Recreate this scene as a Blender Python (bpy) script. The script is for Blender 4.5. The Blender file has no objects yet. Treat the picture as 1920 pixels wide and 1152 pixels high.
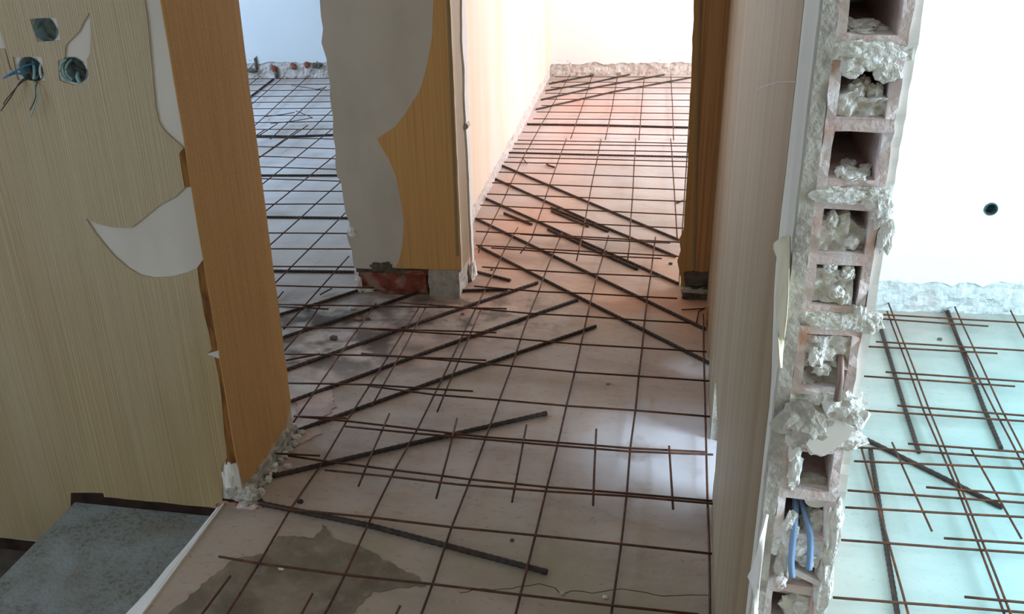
import bpy, bmesh, math, random
from mathutils import Vector, Matrix, noise
from mathutils.geometry import tessellate_polygon

scene = bpy.context.scene
COL = scene.collection
rnd = random.Random(7)

# ------------------------------------------------------------------ camera
FPX, PITCH, ROLL, YAW, CAMH = 1778.5, math.radians(24.84), math.radians(-0.972), math.radians(10.42), 1.424
_c, _s = math.cos(PITCH), math.sin(PITCH)
F0, R0, U0 = Vector((0, _c, -_s)), Vector((1, 0, 0)), Vector((0, _s, _c))
cr, sr = math.cos(ROLL), math.sin(ROLL)
R1, U1 = R0 * cr + U0 * sr, R0 * -sr + U0 * cr
_M = Matrix.Rotation(YAW, 3, 'Z')
CF, CR, CU = _M @ F0, _M @ R1, _M @ U1
CC = Vector((0, 0, CAMH))
cd = bpy.data.cameras.new('camera')
cd.sensor_width = 36.0
cd.lens = FPX / 1920 * 36.0
cd.clip_start = 0.02
cam = bpy.data.objects.new('camera', cd)
COL.objects.link(cam)
cam.matrix_world = Matrix(((CR.x, CU.x, -CF.x, CC.x), (CR.y, CU.y, -CF.y, CC.y), (CR.z, CU.z, -CF.z, CC.z), (0, 0, 0, 1)))
scene.camera = cam

# ------------------------------------------------------------------ world, daylight, exposure
w = bpy.data.worlds.new('world'); scene.world = w; w.use_nodes = True
bg = w.node_tree.nodes['Background']
bg.inputs[0].default_value = (0.75, 0.87, 1.0, 1); bg.inputs[1].default_value = 1.0
scene.view_settings.view_transform = 'Standard'
scene.view_settings.look = 'None'
scene.view_settings.gamma = 1
scene.view_settings.use_curve_mapping = False
scene.view_settings.exposure = 0.0
scene.cycles.use_denoising = True
scene.cycles.max_bounces = 10
scene.cycles.diffuse_bounces = 6
scene.cycles.sample_clamp_indirect = 8

def daylight(name, loc, normal, sx, sy, power, color):
    """daylight entering one window opening"""
    l = bpy.data.lights.new(name, 'AREA'); l.shape = 'RECTANGLE'; l.size = sx; l.size_y = sy
    l.energy = power; l.color = color
    o = bpy.data.objects.new(name, l); COL.objects.link(o); o.location = loc
    o.rotation_euler = Vector(normal).to_track_quat('-Z', 'Y').to_euler()
    return o
# windows of the place: (wall x, y centre, z centre, width, height)
WIN_R = (3.30, 0.75, 1.45, 1.6, 1.5)      # room on the right
WIN_F = (2.60, 5.95, 1.45, 1.7, 1.5)      # far room
WIN_L = (-5.20, 4.60, 1.45, 1.8, 1.5)     # left room
WIN_S = (-3.60, 0.10, 1.00, 1.2, 1.1)     # stairwell
daylight('daylight_right_room', (WIN_R[0] + .06, WIN_R[1], WIN_R[2]), (-1, 0, 0), WIN_R[3], WIN_R[4], 234, (0.667, 0.846, 1.0))
daylight('daylight_far_room', (WIN_F[0] + .06, WIN_F[1], WIN_F[2]), (-1, 0, 0), WIN_F[3], WIN_F[4], 192, (0.93, 0.93, 1.0))
daylight('daylight_left_room', (WIN_L[0] - .06, WIN_L[1], WIN_L[2]), (1, 0, 0), WIN_L[3], WIN_L[4], 158, (0.48, 0.71, 1.0))
daylight('daylight_stairwell', (WIN_S[0] - .06, WIN_S[1], WIN_S[2]), (1, 0, 0), WIN_S[3], WIN_S[4], 36, (0.57, 0.72, 1.0))

# ------------------------------------------------------------------ pixel -> place helpers (photo frame 1920 x 1152)
def ray(x, y): return CF + CR * ((x - 960) / FPX) + CU * ((576 - y) / FPX)
def onfloor(x, y, z=0.0):
    d = ray(x, y); return CC + d * ((z - CAMH) / d.z)
def onY(x, y, Y):
    d = ray(x, y); p = CC + d * (Y / d.y); return (p.x, p.z)
def onX(x, y, X):
    d = ray(x, y); p = CC + d * (X / d.x); return (p.y, p.z)
def pY(pts, Y): return [onY(x, y, Y) for x, y in pts]
def pX(pts, X): return [onX(x, y, X) for x, y in pts]

# ------------------------------------------------------------------ materials
MATS = {}
def mat(name, base, layers=(), rough=.9, spec=.25, bump=0.0, bscale=(60, 60, 60), bdetail=6, metal=0.0):
    """layers: (colour, (sx,sy,sz) noise scale, lo, hi, detail[, strength])"""
    m = bpy.data.materials.new(name); m.use_nodes = True
    nt = m.node_tree; b = nt.nodes['Principled BSDF']
    b.inputs['Roughness'].default_value = rough; b.inputs['Metallic'].default_value = metal
    b.inputs['Specular IOR Level'].default_value = spec
    tc = nt.nodes.new('ShaderNodeTexCoord')
    def nz(sc, det, off=0.0):
        mp = nt.nodes.new('ShaderNodeMapping'); mp.inputs['Scale'].default_value = sc; mp.inputs['Location'].default_value = (off, off * .7, off * 1.3)
        nt.links.new(tc.outputs['Object'], mp.inputs['Vector'])
        n = nt.nodes.new('ShaderNodeTexNoise'); n.inputs['Scale'].default_value = 1.0; n.inputs['Detail'].default_value = det
        nt.links.new(mp.outputs[0], n.inputs['Vector']); return n
    rgb = nt.nodes.new('ShaderNodeRGB'); rgb.outputs[0].default_value = (*base, 1); cur = rgb.outputs[0]
    for i, L in enumerate(layers):
        n = nz(L[1], L[4], 3.7 * i + 1.1)
        r = nt.nodes.new('ShaderNodeMapRange'); r.inputs['From Min'].default_value = L[2]; r.inputs['From Max'].default_value = L[3]
        r.inputs['To Max'].default_value = L[5] if len(L) > 5 else 1.0
        nt.links.new(n.outputs['Fac'], r.inputs['Value'])
        mx = nt.nodes.new('ShaderNodeMix'); mx.data_type = 'RGBA'
        nt.links.new(r.outputs[0], mx.inputs[0]); nt.links.new(cur, mx.inputs[6]); mx.inputs[7].default_value = (*L[0], 1)
        cur = mx.outputs[2]
    nt.links.new(cur, b.inputs['Base Color'])
    if bump:
        n = nz(bscale, bdetail, 9.0); bp = nt.nodes.new('ShaderNodeBump'); bp.inputs['Strength'].default_value = bump; bp.inputs['Distance'].default_value = .01
        nt.links.new(n.outputs['Fac'], bp.inputs['Height']); nt.links.new(bp.outputs[0], b.inputs['Normal'])
    MATS[name] = m
    return m

def S(r, g, b):     # sRGB 0-255 -> linear
    f = lambda c: (c / 255 / 12.92) if c / 255 <= .04045 else ((c / 255 + .055) / 1.055) ** 2.4
    return (f(r), f(g), f(b))

mat('olive_paper', S(170, 147, 106), [(S(138, 112, 62), (170, 170, .9), .46, .66, 3, .5), (S(198, 180, 142), (330, 330, 1.4), .55, .72, 2, .45), (S(146, 120, 72), (4, 4, .9), .5, .66, 3, .5), (S(178, 162, 132), (2.2, 2.2, .6), .44, .66, 2, .6)], rough=.55, spec=.5, bump=.25, bscale=(300, 300, 3), bdetail=2)
mat('brown_paper', S(190, 146, 92), [(S(166, 122, 70), (150, 150, 4), .42, .66, 3, .55), (S(208, 166, 112), (300, 300, 160), .52, .7, 2, .5)], rough=.7, spec=.3, bump=.15, bscale=(320, 320, 200), bdetail=2)
mat('brown_paper_far', S(216, 168, 108), [(S(194, 146, 92), (150, 150, 1.5), .44, .64, 3, .6)], rough=.7, spec=.3)
mat('brown_paper_post', S(196, 146, 102), [(S(164, 114, 70), (120, 120, 1.5), .42, .64, 3, .8)], rough=.7, spec=.3)
mat('glue_brown', S(138, 92, 44), [(S(96, 58, 24), (60, 60, 14), .45, .65, 4)], rough=.8)
mat('beige_paper', S(152, 134, 108), [(S(136, 116, 88), (14, 14, .5), .4, .64, 2, .7), (S(164, 148, 126), (18, 18, .4), .5, .7, 1, .5)], rough=.55, spec=.4)
mat('paper_pale', S(208, 200, 190), [(S(184, 176, 164), (6, 6, 3), .42, .7, 3, .6)], rough=.85)
mat('plaster_pale', S(196, 184, 166), [(S(170, 156, 136), (5, 5, 2), .42, .68, 4, .7)], rough=.9, bump=.08, bscale=(40, 40, 40))
mat('plaster_white', S(236, 234, 230), [(S(214, 208, 200), (3, 3, 2), .45, .75, 4, .5)], rough=.9, bump=.06, bscale=(40, 40, 40))
mat('wall_cream', S(224, 210, 198), [(S(220, 196, 166), (9, 5, .9), .4, .72, 4, .75)], rough=.85)
mat('wall_white', S(242, 241, 239), [(S(232, 224, 212), (2.2, 2.2, 1.5), .5, .8, 4, .45)], rough=.9)
mat('wall_blue_white', S(228, 232, 236), [(S(210, 216, 222), (2, 2, 1), .45, .8, 3, .5)], rough=.9)
mat('finish_white', S(224, 222, 212), [(S(198, 194, 182), (12, 12, 3), .45, .7, 4, .6)], rough=.85)
mat('cement', S(190, 185, 176), [(S(152, 146, 138), (30, 30, 30), .4, .66, 6, .8), (S(202, 200, 196), (70, 70, 70), .55, .75, 4, .7)], rough=.95, bump=.7, bscale=(90, 90, 90))
mat('cement_dark', S(112, 104, 94), [(S(70, 62, 54), (30, 30, 30), .42, .66, 6, .8)], rough=.95, bump=.8, bscale=(80, 80, 80))
mat('rough_band', S(206, 196, 190), [(S(200, 174, 166), (6, 6, 9), .48, .7, 4, .45), (S(150, 144, 140), (40, 40, 40), .54, .7, 5, .7), (S(228, 224, 222), (24, 24, 24), .52, .7, 4, .8)], rough=.95, bump=.8, bscale=(70, 70, 70))
mat('rough_band_pale', S(212, 222, 224), [(S(176, 184, 186), (40, 40, 40), .54, .7, 5, .7), (S(232, 238, 240), (24, 24, 24), .52, .7, 4, .8), (S(206, 184, 178), (8, 8, 8), .6, .72, 4, .5)], rough=.95, bump=.8, bscale=(70, 70, 70))
mat('clay', S(216, 199, 197), [(S(200, 148, 118), (20, 20, 20), .50, .68, 5, .8), (S(228, 222, 224), (26, 26, 26), .48, .62, 6, .8)], rough=.95, bump=.35, bscale=(120, 120, 120))
mat('clay_red', S(150, 84, 68), [(S(108, 58, 48), (30, 30, 30), .42, .66, 5, .8), (S(172, 140, 128), (24, 24, 24), .50, .66, 5, .8)], rough=.95, bump=.4, bscale=(120, 120, 120))
mat('mortar', S(228, 226, 220), [(S(192, 188, 178), (55, 55, 55), .5, .7, 6, .8), (S(240, 242, 244), (90, 90, 90), .52, .68, 4, .8)], rough=.95, bump=.8, bscale=(140, 140, 140))
mat('grime_and_shade', S(58, 40, 32), [(S(34, 22, 18), (20, 20, 20), .4, .7, 4)], rough=.95)
mat('wire_rust', S(92, 64, 50), [(S(126, 78, 48), (24, 24, 60), .5, .68, 4, .8), (S(66, 52, 48), (60, 60, 60), .5, .7, 3, .8)], rough=.75, spec=.3, metal=.3)
mat('rebar_dark', S(74, 64, 60), [(S(104, 70, 48), (14, 14, 14), .54, .7, 4, .7), (S(52, 48, 50), (50, 50, 50), .5, .7, 3, .8)], rough=.7, spec=.35, metal=.35)
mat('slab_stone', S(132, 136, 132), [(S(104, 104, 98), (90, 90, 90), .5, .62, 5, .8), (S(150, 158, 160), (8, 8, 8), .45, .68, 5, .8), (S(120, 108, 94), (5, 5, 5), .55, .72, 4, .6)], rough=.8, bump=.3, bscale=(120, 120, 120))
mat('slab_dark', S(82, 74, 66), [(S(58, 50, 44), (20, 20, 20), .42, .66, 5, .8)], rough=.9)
mat('box_plastic', S(158, 176, 178), [(S(96, 108, 110), (40, 40, 40), .45, .7, 3)], rough=.6)
mat('paper_back', S(222, 214, 190), [(S(202, 188, 152), (20, 20, 8), .45, .68, 3, .7)], rough=.85)
mat('cable_blue', S(64, 130, 180), rough=.5); mat('cable_teal', S(140, 176, 174), rough=.5); mat('cable_dark', S(74, 68, 62), rough=.6); mat('cable_white', S(200, 204, 200), rough=.5)
mat('conduit_blue', S(120, 148, 184), [(S(164, 184, 208), (40, 40, 8), .5, .75, 3)], rough=.5, spec=.5)
mat('pvc_white', S(226, 226, 218), rough=.5)
mat('pipe_grey', S(70, 92, 98), [(S(48, 62, 68), (40, 40, 40), .45, .7, 3)], rough=.6)
mat('rod_steel', S(142, 120, 112), [(S(112, 84, 74), (60, 60, 30), .5, .7, 3)], rough=.55, metal=.4)
mat('ceiling_white', S(206, 200, 190), [(S(186, 180, 170), (2, 2, 2), .5, .8, 3, .5)], rough=.95)
mat('frame_paint', S(222, 222, 218), [(S(200, 196, 190), (8, 8, 8), .5, .8, 3, .5)], rough=.5)
mat('screed_grey', S(142, 130, 114), [(S(112, 102, 88), (9, 9, 9), .40, .62, 6, .85), (S(160, 146, 132), (30, 30, 30), .52, .7, 6, .5)], rough=.95, bump=.4, bscale=(60, 60, 60))
mat('screed_pink', S(190, 168, 160), [(S(160, 136, 134), (12, 12, 12), .42, .66, 6, .8)], rough=.95, bump=.3, bscale=(60, 60, 60))
mat('crack_dark', S(60, 52, 44), [(S(40, 36, 32), (30, 30, 30), .4, .7, 3)], rough=1)

# floor: bare concrete; dust of broken tiles and bricks tints it where the rubble lay
def floor_material():
    m = mat('floor_concrete', S(186, 168, 156), [
        (S(158, 141, 130), (3.2, 7.5, 3), .42, .66, 6, .75),
        (S(184, 174, 166), (5, 16, 5), .5, .72, 5, .7),
        (S(126, 110, 98), (34, 50, 34), .58, .75, 7, .4),
        (S(160, 136, 106), (4, 4, 4), .58, .74, 4, .5),
        (S(96, 84, 76), (75, 110, 75), .64, .74, 5, .55)], rough=.62, spec=.35, bump=.22, bscale=(34, 46, 34))
    nt = m.node_tree; b = nt.nodes['Principled BSDF']
    cur = b.inputs['Base Color'].links[0].from_socket
    geo = nt.nodes.new('ShaderNodeNewGeometry')
    def patch(col, cx, cy, rx, ry, strength, scale, lo=.40, hi=.62):
        nonlocal cur
        mp = nt.nodes.new('ShaderNodeMapping'); mp.vector_type = 'TEXTURE'
        mp.inputs['Location'].default_value = (cx, cy, 0); mp.inputs['Scale'].default_value = (rx, ry, 5)
        nt.links.new(geo.outputs['Position'], mp.inputs['Vector'])
        ln = nt.nodes.new('ShaderNodeVectorMath'); ln.operation = 'LENGTH'; nt.links.new(mp.outputs[0], ln.inputs[0])
        r = nt.nodes.new('ShaderNodeMapRange'); r.inputs['From Min'].default_value = 1.0; r.inputs['From Max'].default_value = .35
        nt.links.new(ln.outputs['Value'], r.inputs['Value'])
        n = nt.nodes.new('ShaderNodeTexNoise'); n.inputs['Scale'].default_value = scale; n.inputs['Detail'].default_value = 6
        nt.links.new(geo.outputs['Position'], n.inputs['Vector'])
        r2 = nt.nodes.new('ShaderNodeMapRange'); r2.inputs['From Min'].default_value = lo; r2.inputs['From Max'].default_value = hi
        r2.inputs['To Max'].default_value = strength
        nt.links.new(n.outputs['Fac'], r2.inputs['Value'])
        mu = nt.nodes.new('ShaderNodeMath'); mu.operation = 'MULTIPLY'; nt.links.new(r.outputs[0], mu.inputs[0]); nt.links.new(r2.outputs[0], mu.inputs[1])
        mx = nt.nodes.new('ShaderNodeMix'); mx.data_type = 'RGBA'
        nt.links.new(mu.outputs[0], mx.inputs[0]); nt.links.new(cur, mx.inputs[6]); mx.inputs[7].default_value = (*col, 1); cur = mx.outputs[2]
    patch(S(208, 204, 207), .4, 5.6, 2.0, 2.4, .9, 2.4, .2, .5)        # paler slab of the far room
    patch(S(228, 150, 124), -.6, 5.9, .8, 1.3, .42, 2.2, .35, .62)      # brick dust in the far room
    patch(S(212, 152, 124), -.75, 4.0, .5, 1.6, .55, 2.5, .32, .6)
    patch(S(206, 150, 116), .0, 3.2, .5, .5, .7, 3, .35, .6)
    patch(S(88, 74, 64), -1.12, 2.72, .52, .46, .95, 9, .42, .58)
    patch(S(92, 80, 70), -.75, 2.95, .5, .3, .8, 14, .48, .62)          # grimy rubble dust by the pier
    patch(S(226, 222, 226), -2.6, 5.0, 2.2, 2.6, .8, 2, .2, .5)         # paler slab of the left room
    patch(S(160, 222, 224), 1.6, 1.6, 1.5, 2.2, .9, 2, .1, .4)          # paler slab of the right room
    patch(S(150, 142, 118), -.3, 1.45, 1.0, .55, .7, 3, .3, .55)        # older, yellower slab near the stairs
    patch(S(236, 236, 244), .06, 2.16, .36, .32, .95, 9, .2, .45)       # plaster flecks by the wall gap, with the pool of light painted in
    patch(S(236, 236, 244), .10, 2.66, .14, .10, .9, 9, .3, .5)  # second, smaller pool of light at the wall foot, painted pale
    nt.links.new(cur, b.inputs['Base Color'])
    return m
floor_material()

# ------------------------------------------------------------------ mesh helpers
ORG = {}
def link(name, verts, faces, m, parent=None, smooth=False, org=None):
    if parent is not None: org = ORG[parent.name]
    elif org is None:
        xs = [v[0] for v in verts]; ys = [v[1] for v in verts]; zs = [v[2] for v in verts]
        org = Vector(((min(xs) + max(xs)) / 2, (min(ys) + max(ys)) / 2, min(zs)))
    org = Vector(org)
    me = bpy.data.meshes.new(name)
    me.from_pydata([Vector(v) - org for v in verts], [], faces)
    bm = bmesh.new(); bm.from_mesh(me); bmesh.ops.recalc_face_normals(bm, faces=bm.faces); bm.to_mesh(me); bm.free()
    if m: me.materials.append(MATS[m])
    if smooth:
        for p in me.polygons: p.use_smooth = True
    o = bpy.data.objects.new(name, me); COL.objects.link(o)
    if parent is not None: o.parent = parent
    else: o.location = org
    ORG[o.name] = org
    return o
def empty(name, loc):
    o = bpy.data.objects.new(name, None); COL.objects.link(o); o.location = loc; o.empty_display_size = .05
    ORG[o.name] = Vector(loc); return o
def tag(o, label=None, cat=None, group=None, kind=None):
    if label: o['label'] = label
    if cat: o['category'] = cat
    if group: o['group'] = group
    if kind: o['kind'] = kind
    return o
def box(x0, x1, y0, y1, z0, z1, skew=None):
    v = [(x, y, z) for z in (z0, z1) for y in (y0, y1) for x in (x0, x1)]
    f = [(0, 2, 3, 1), (4, 5, 7, 6), (0, 1, 5, 4), (2, 6, 7, 3), (0, 4, 6, 2), (1, 3, 7, 5)]
    return v, f
def merge(*parts):
    V, Fc = [], []
    for v, f in parts:
        n = len(V); V += list(v); Fc += [tuple(i + n for i in q) for q in f]
    return V, Fc
def prism(poly, z0, z1):       # polygon of (x,y), extruded in z
    n = len(poly)
    V = [(x, y, z0) for x, y in poly] + [(x, y, z1) for x, y in poly]
    return V, [tuple(range(n))[::-1], tuple(range(n, 2 * n))] + [(i, (i + 1) % n, n + (i + 1) % n, n + i) for i in range(n)]
def ragged(poly, step, amp, seed=0, closed=True):
    out = []; n = len(poly); rr = random.Random(seed)
    for i in range(n if closed else n - 1):
        a, b = Vector(poly[i]), Vector(poly[(i + 1) % n]); d = b - a; L = d.length
        k = max(1, int(L / step)); nn = Vector((-d.y, d.x)).normalized() if L > 1e-6 else Vector((0, 0))
        for j in range(k):
            p = a + d * (j / k)
            off = amp * (rr.random() - .5) * 2 + amp * 1.2 * noise.noise(Vector((p.x * 9 + seed, p.y * 9, seed * 1.7)))
            out.append(tuple(p + nn * off))
    if not closed: out.append(tuple(poly[-1]))
    return out
def FY(Y, n=-1): return (Vector((0, Y, 0)), Vector((1, 0, 0)), Vector((0, 0, 1)), Vector((0, n, 0)))
def FX(X, n=1): return (Vector((X, 0, 0)), Vector((0, 1, 0)), Vector((0, 0, 1)), Vector((n, 0, 0)))
def FLINE(A, B, n):           # vertical plane through A and B (xy): a = distance from A, b = z
    A, B = Vector((*A, 0)), Vector((*B, 0)); u = (B - A).normalized(); return (A, u, Vector((0, 0, 1)), Vector((u.y, -u.x, 0)) * n)
def skin_geo(frame, outer, holes, t0, t1):
    o, u, v, n = frame
    loops = [outer] + list(holes)
    tris = tessellate_polygon([[Vector((a, b, 0)) for a, b in L] for L in loops])
    flat = [p for L in loops for p in L]; N = len(flat)
    V = [o + u * a + v * b + n * t1 for a, b in flat] + [o + u * a + v * b + n * t0 for a, b in flat]
    Fc = [tuple(t) for t in tris] + [tuple(i + N for i in t[::-1]) for t in tris]
    k = 0
    for L in loops:
        m_ = len(L)
        Fc += [(k + i, k + (i + 1) % m_, N + k + (i + 1) % m_, N + k + i) for i in range(m_)]
        k += m_
    return V, Fc
def skin(name, frame, outer, m, parent, thick=.0015, base=0.0, holes=(), **kw):
    V, Fc = skin_geo(frame, outer, holes, base, base + thick)
    return link(name, V, Fc, m, parent, **kw)
def tube(pts, r, sides=6, flat=1.0, flatdir=None):
    pts = [Vector(p) for p in pts]; V, Fc = [], []
    n = len(pts); rad = r if isinstance(r, (list, tuple)) else [r] * n
    up = Vector((0, 0, 1))
    for i, p in enumerate(pts):
        d = (pts[min(i + 1, n - 1)] - pts[max(i - 1, 0)]).normalized()
        a = d.cross(up)
        if a.length < .1: a = d.cross(Vector((1, 0, 0)))
        a.normalize(); b = a.cross(d).normalized()
        for k in range(sides):
            t = 2 * math.pi * k / sides
            V.append(p + a * (math.cos(t) * rad[i]) + b * (math.sin(t) * rad[i] * flat))
    for i in range(n - 1):
        for k in range(sides):
            k2 = (k + 1) % sides
            Fc.append((i * sides + k, i * sides + k2, (i + 1) * sides + k2, (i + 1) * sides + k))
    Fc.append(tuple(range(sides))[::-1]); Fc.append(tuple(range((n - 1) * sides, n * sides)))
    return V, Fc
def lump(c, s, seed, rough=.35, sub=3, freq=1.8):
    bm = bmesh.new(); bmesh.ops.create_icosphere(bm, subdivisions=sub, radius=1)
    V = []
    for v in bm.verts:
        p = v.co; k = 1.0; am = rough; fq = freq
        for o in range(3):
            k += am * noise.noise(p * fq + Vector((seed * 3.1 + o, seed, -seed))); am *= .62; fq *= 2.3
        q = Vector([math.copysign(abs(x) ** .82, x) for x in p]) * k
        V.append((c[0] + q.x * s[0], c[1] + q.y * s[1], c[2] + q.z * s[2]))
    Fc = [tuple(v.index for v in f.verts) for f in bm.faces]; bm.free()
    return V, Fc
def rough_sheet(frame, a0, a1, b0, b1, na, nb, amp, seed, freq=25, top_rag=0.0, base=0.0, back=.02):
    """lumpy broken surface: grid displaced along the frame's normal, with ragged top edge, closed behind"""
    o, u, v, n = frame; V, Fc = [], []
    for j in range(nb + 1):
        for i in range(na + 1):
            a = a0 + (a1 - a0) * i / na; bt = b1 + top_rag * noise.noise(Vector((a * 14, seed, 1))) + top_rag * .7 * noise.noise(Vector((a * 47, seed, 4)))
            b = b0 + (bt - b0) * j / nb
            h = amp * (noise.noise(Vector((a * freq, b * freq, seed))) + .6 * noise.noise(Vector((a * freq * 2.6, b * freq * 2.6, seed + 9))))
            V.append(o + u * a + v * b + n * (base + h))
    N = len(V); W = na + 1
    for j in range(nb):
        for i in range(na): Fc.append((j * W + i, j * W + i + 1, (j + 1) * W + i + 1, (j + 1) * W + i))
    rim = [i for i in range(W)] + [j * W + na for j in range(1, nb + 1)] + [nb * W + i for i in range(na - 1, -1, -1)] + [j * W for j in range(nb - 1, 0, -1)]
    bk = {}
    for r_ in rim: bk[r_] = len(V); V.append(V[r_] - n * ((V[r_] - o).dot(n)) - n * back)
    for i in range(len(rim)):
        p, q = rim[i], rim[(i + 1) % len(rim)]; Fc.append((p, q, bk[q], bk[p]))
    Fc.append(tuple(bk[r_] for r_ in rim))
    return V, Fc

CEIL = 2.7
# ------------------------------------------------------------------ floor, ceiling
FX0 = -1.07     # edge of the landing above the stairs
fl_poly = [(FX0, -2.2), (3.3, -2.2), (3.3, 7.9), (-5.2, 7.9), (-5.2, 1.9), (FX0, 1.9)]
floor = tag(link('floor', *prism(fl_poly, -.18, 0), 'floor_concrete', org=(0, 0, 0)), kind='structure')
tag(floor, 'bare pinkish grey concrete floor slab under the steel mesh')
ceiling = tag(link('ceiling', *prism([(-5.3, -2.3), (3.4, -2.3), (3.4, 8.0), (-5.3, 8.0)], CEIL, CEIL + .12), 'ceiling_white', org=(0, 0, 0)), kind='structure')

# patches of old screed, a crack, drawn up from the slab
def floor_patch(name, px, m, h, seed, amp=.006):
    P = [onfloor(x, y) for x, y in px]; P = ragged([(p.x, p.y) for p in P], .012, amp, seed)
    V, Fc = skin_geo((Vector((0, 0, 0)), Vector((1, 0, 0)), Vector((0, 1, 0)), Vector((0, 0, 1))), P, [], -.002, h)
    return link(name, V, Fc, m, floor)
floor_patch('screed_patch', [(300, 1165), (395, 1085), (440, 1050), (497, 1040), (520, 1008), (560, 1006), (590, 1010), (606, 984), (628, 1012), (668, 1024), (705, 1042), (748, 1066), (790, 1082), (800, 1100), (700, 1110), (640, 1165)], 'screed_grey', .0016, 3, .004)
floor_patch('screed_patch', [(520, 880), (545, 842), (600, 815), (597, 790), (628, 765), (622, 735), (600, 730), (560, 745), (548, 800), (505, 862)], 'screed_pink', .003, 5)
ck = [(862, 1112), (905, 1106), (960, 1104), (1010, 1096), (1040, 1104), (1052, 1116), (1072, 1108), (1110, 1112), (1165, 1106), (1210, 1113), (1245, 1120), (1290, 1116), (1332, 1117)]
link('crack', *tube([onfloor(x, y, -.0005) for x, y in ragged(ck, 14, 1.5, 2, closed=False)], .0016, 5, .6), 'crack_dark', floor)

# the step at the top of the stairs, one lower tread
step = empty('stair_step', (-1.3, 1.55, -.30))
tag(step, 'grey speckled stone step at the lower left, beside the olive papered wall', 'step')
SZ = -.045
sp = [onfloor(x, y, SZ) for x, y in [(139, 944), (397, 956), (247, 1165), (-20, 1106)]]
sx0 = sp[0].x; 
tread_poly = [(sp[0].x, 1.80), (FX0 - .035, 1.80), (FX0 - .035, .2), (sp[3].x - .02, .2), (sp[3].x, sp[3].y)]
link('tread', *prism(tread_poly, SZ - .035, SZ), 'slab_stone', step)
link('riser', *prism([(sp[0].x + .02, 1.80), (FX0, 1.80), (FX0, .2), (sp[0].x + .02, .2)], -.30, SZ - .035), 'cement', step)
# sloping white mortar fillet between step and landing
V = []; Fc = []
for i in range(25):
    y = 1.775 - i * .065
    wv = (.006 + .085 * min(1, i / 8)) * (1 + .25 * noise.noise(Vector((y * 9, 2, 0))))
    V += [(FX0 - .03 - wv * .5, y, SZ + .001), (FX0 - .012 - wv * .2, y, -.012), (FX0 + .008, y, .004 + .003 * noise.noise(Vector((y * 21, 0, 3)))), (FX0 + .012, y, -.03), (FX0 - .02, y, -.06)]
for i in range(24):
    for k in range(5): Fc.append((i * 5 + k, i * 5 + (k + 1) % 5, i * 5 + 5 + (k + 1) % 5, i * 5 + 5 + k))
link('mortar_fillet', V, Fc, 'plaster_white', step)
low = tag(link('stair_step', *box(-1.80, sx0 + .015, .2, 1.80, -.30, -.222), 'slab_dark'), 'dark lower stone stair step at the bottom left corner', 'step')
lower_floor = tag(link('floor', *box(-3.6, -1.78, -2.2, 1.80, -.60, -.45), 'slab_stone'), 'lower stair landing floor', kind='structure')

# ------------------------------------------------------------------ left wall (olive wallpaper, brown door reveal)
YL, XL, YLB = 1.78, -1.012, 2.11
wl = empty('wall_left', (-2.2, 1.9, -.6)); tag(wl, 'near left wall with torn olive wallpaper and brown door reveal', kind='structure')
HOLES = [((83, 55), 25), ((57, 131), 27), ((139, 132), 27)]
def circ(c, r, n=20, jit=0, seed=0):
    rr = random.Random(seed); return [(c[0] + r * (1 + jit * (rr.random() - .5)) * math.cos(2 * math.pi * i / n), c[1] + r * (1 + jit * (rr.random() - .5)) * math.sin(2 * math.pi * i / n)) for i in range(n)]
holes_w = []
for (px, rp) in HOLES:
    c0 = onY(px[0], px[1], YL); holes_w.append((c0, .0285))
xw0 = -3.6
core_front = [(xw0, -.6), (XL, -.6), (XL, CEIL), (xw0, CEIL)]
V1 = skin_geo(FY(YL + .002), core_front, [circ(c, r, 20, .12, i) for i, (c, r) in enumerate(holes_w)], -.05, 0)
V2 = box(xw0, XL, YL + .052, YLB, -.6, CEIL)
link('plaster', *V1, 'paper_pale', wl)
link('core', *V2, 'plaster_pale', wl)
pap = [(-300, -400), (262, -400), (268, -60), (272, 0), (276, 40), (283, 100), (288, 150), (291, 200), (298, 230), (310, 248), (328, 264), (344, 277), (337, 288), (341, 318), (347, 352),
       (330, 370), (300, 385), (275, 404), (248, 427), (215, 427), (185, 420), (162, 410), (178, 435), (195, 457), (215, 480), (240, 503), (262, 515), (290, 521), (320, 519), (350, 512), (371, 503),
       (375, 540), (384, 590), (392, 624), (397, 655), (388, 663), (403, 668), (410, 700), (417, 767), (427, 858), (415, 876), (418, 956), (395, 952), (300, 942), (195, 932), (194, 925), (133, 924), (134, 990), (100, 1017), (0, 1008), (-300, 980)]
paper = ragged(pY(pap, YL), .03, .0012, 4)
ph = [pY([(56, 35), (106, 33), (114, 76), (71, 78)], YL), pY([(24, 107), (78, 106), (86, 153), (33, 149)], YL),
      pY([(168, 24), (171, 60), (169, 100), (163, 112), (167, 149), (140, 160), (112, 151), (109, 114), (122, 108), (124, 84), (148, 60), (158, 40)], YL),
      pY([(-60, 20), (-5, 40), (6, 75), (24, 133), (19, 130), (9, 92), (-60, 92)], YL)]
link('wallpaper', *skin_geo(FY(YL), paper, ph, -.001, .0012), 'olive_paper', wl)
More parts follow.
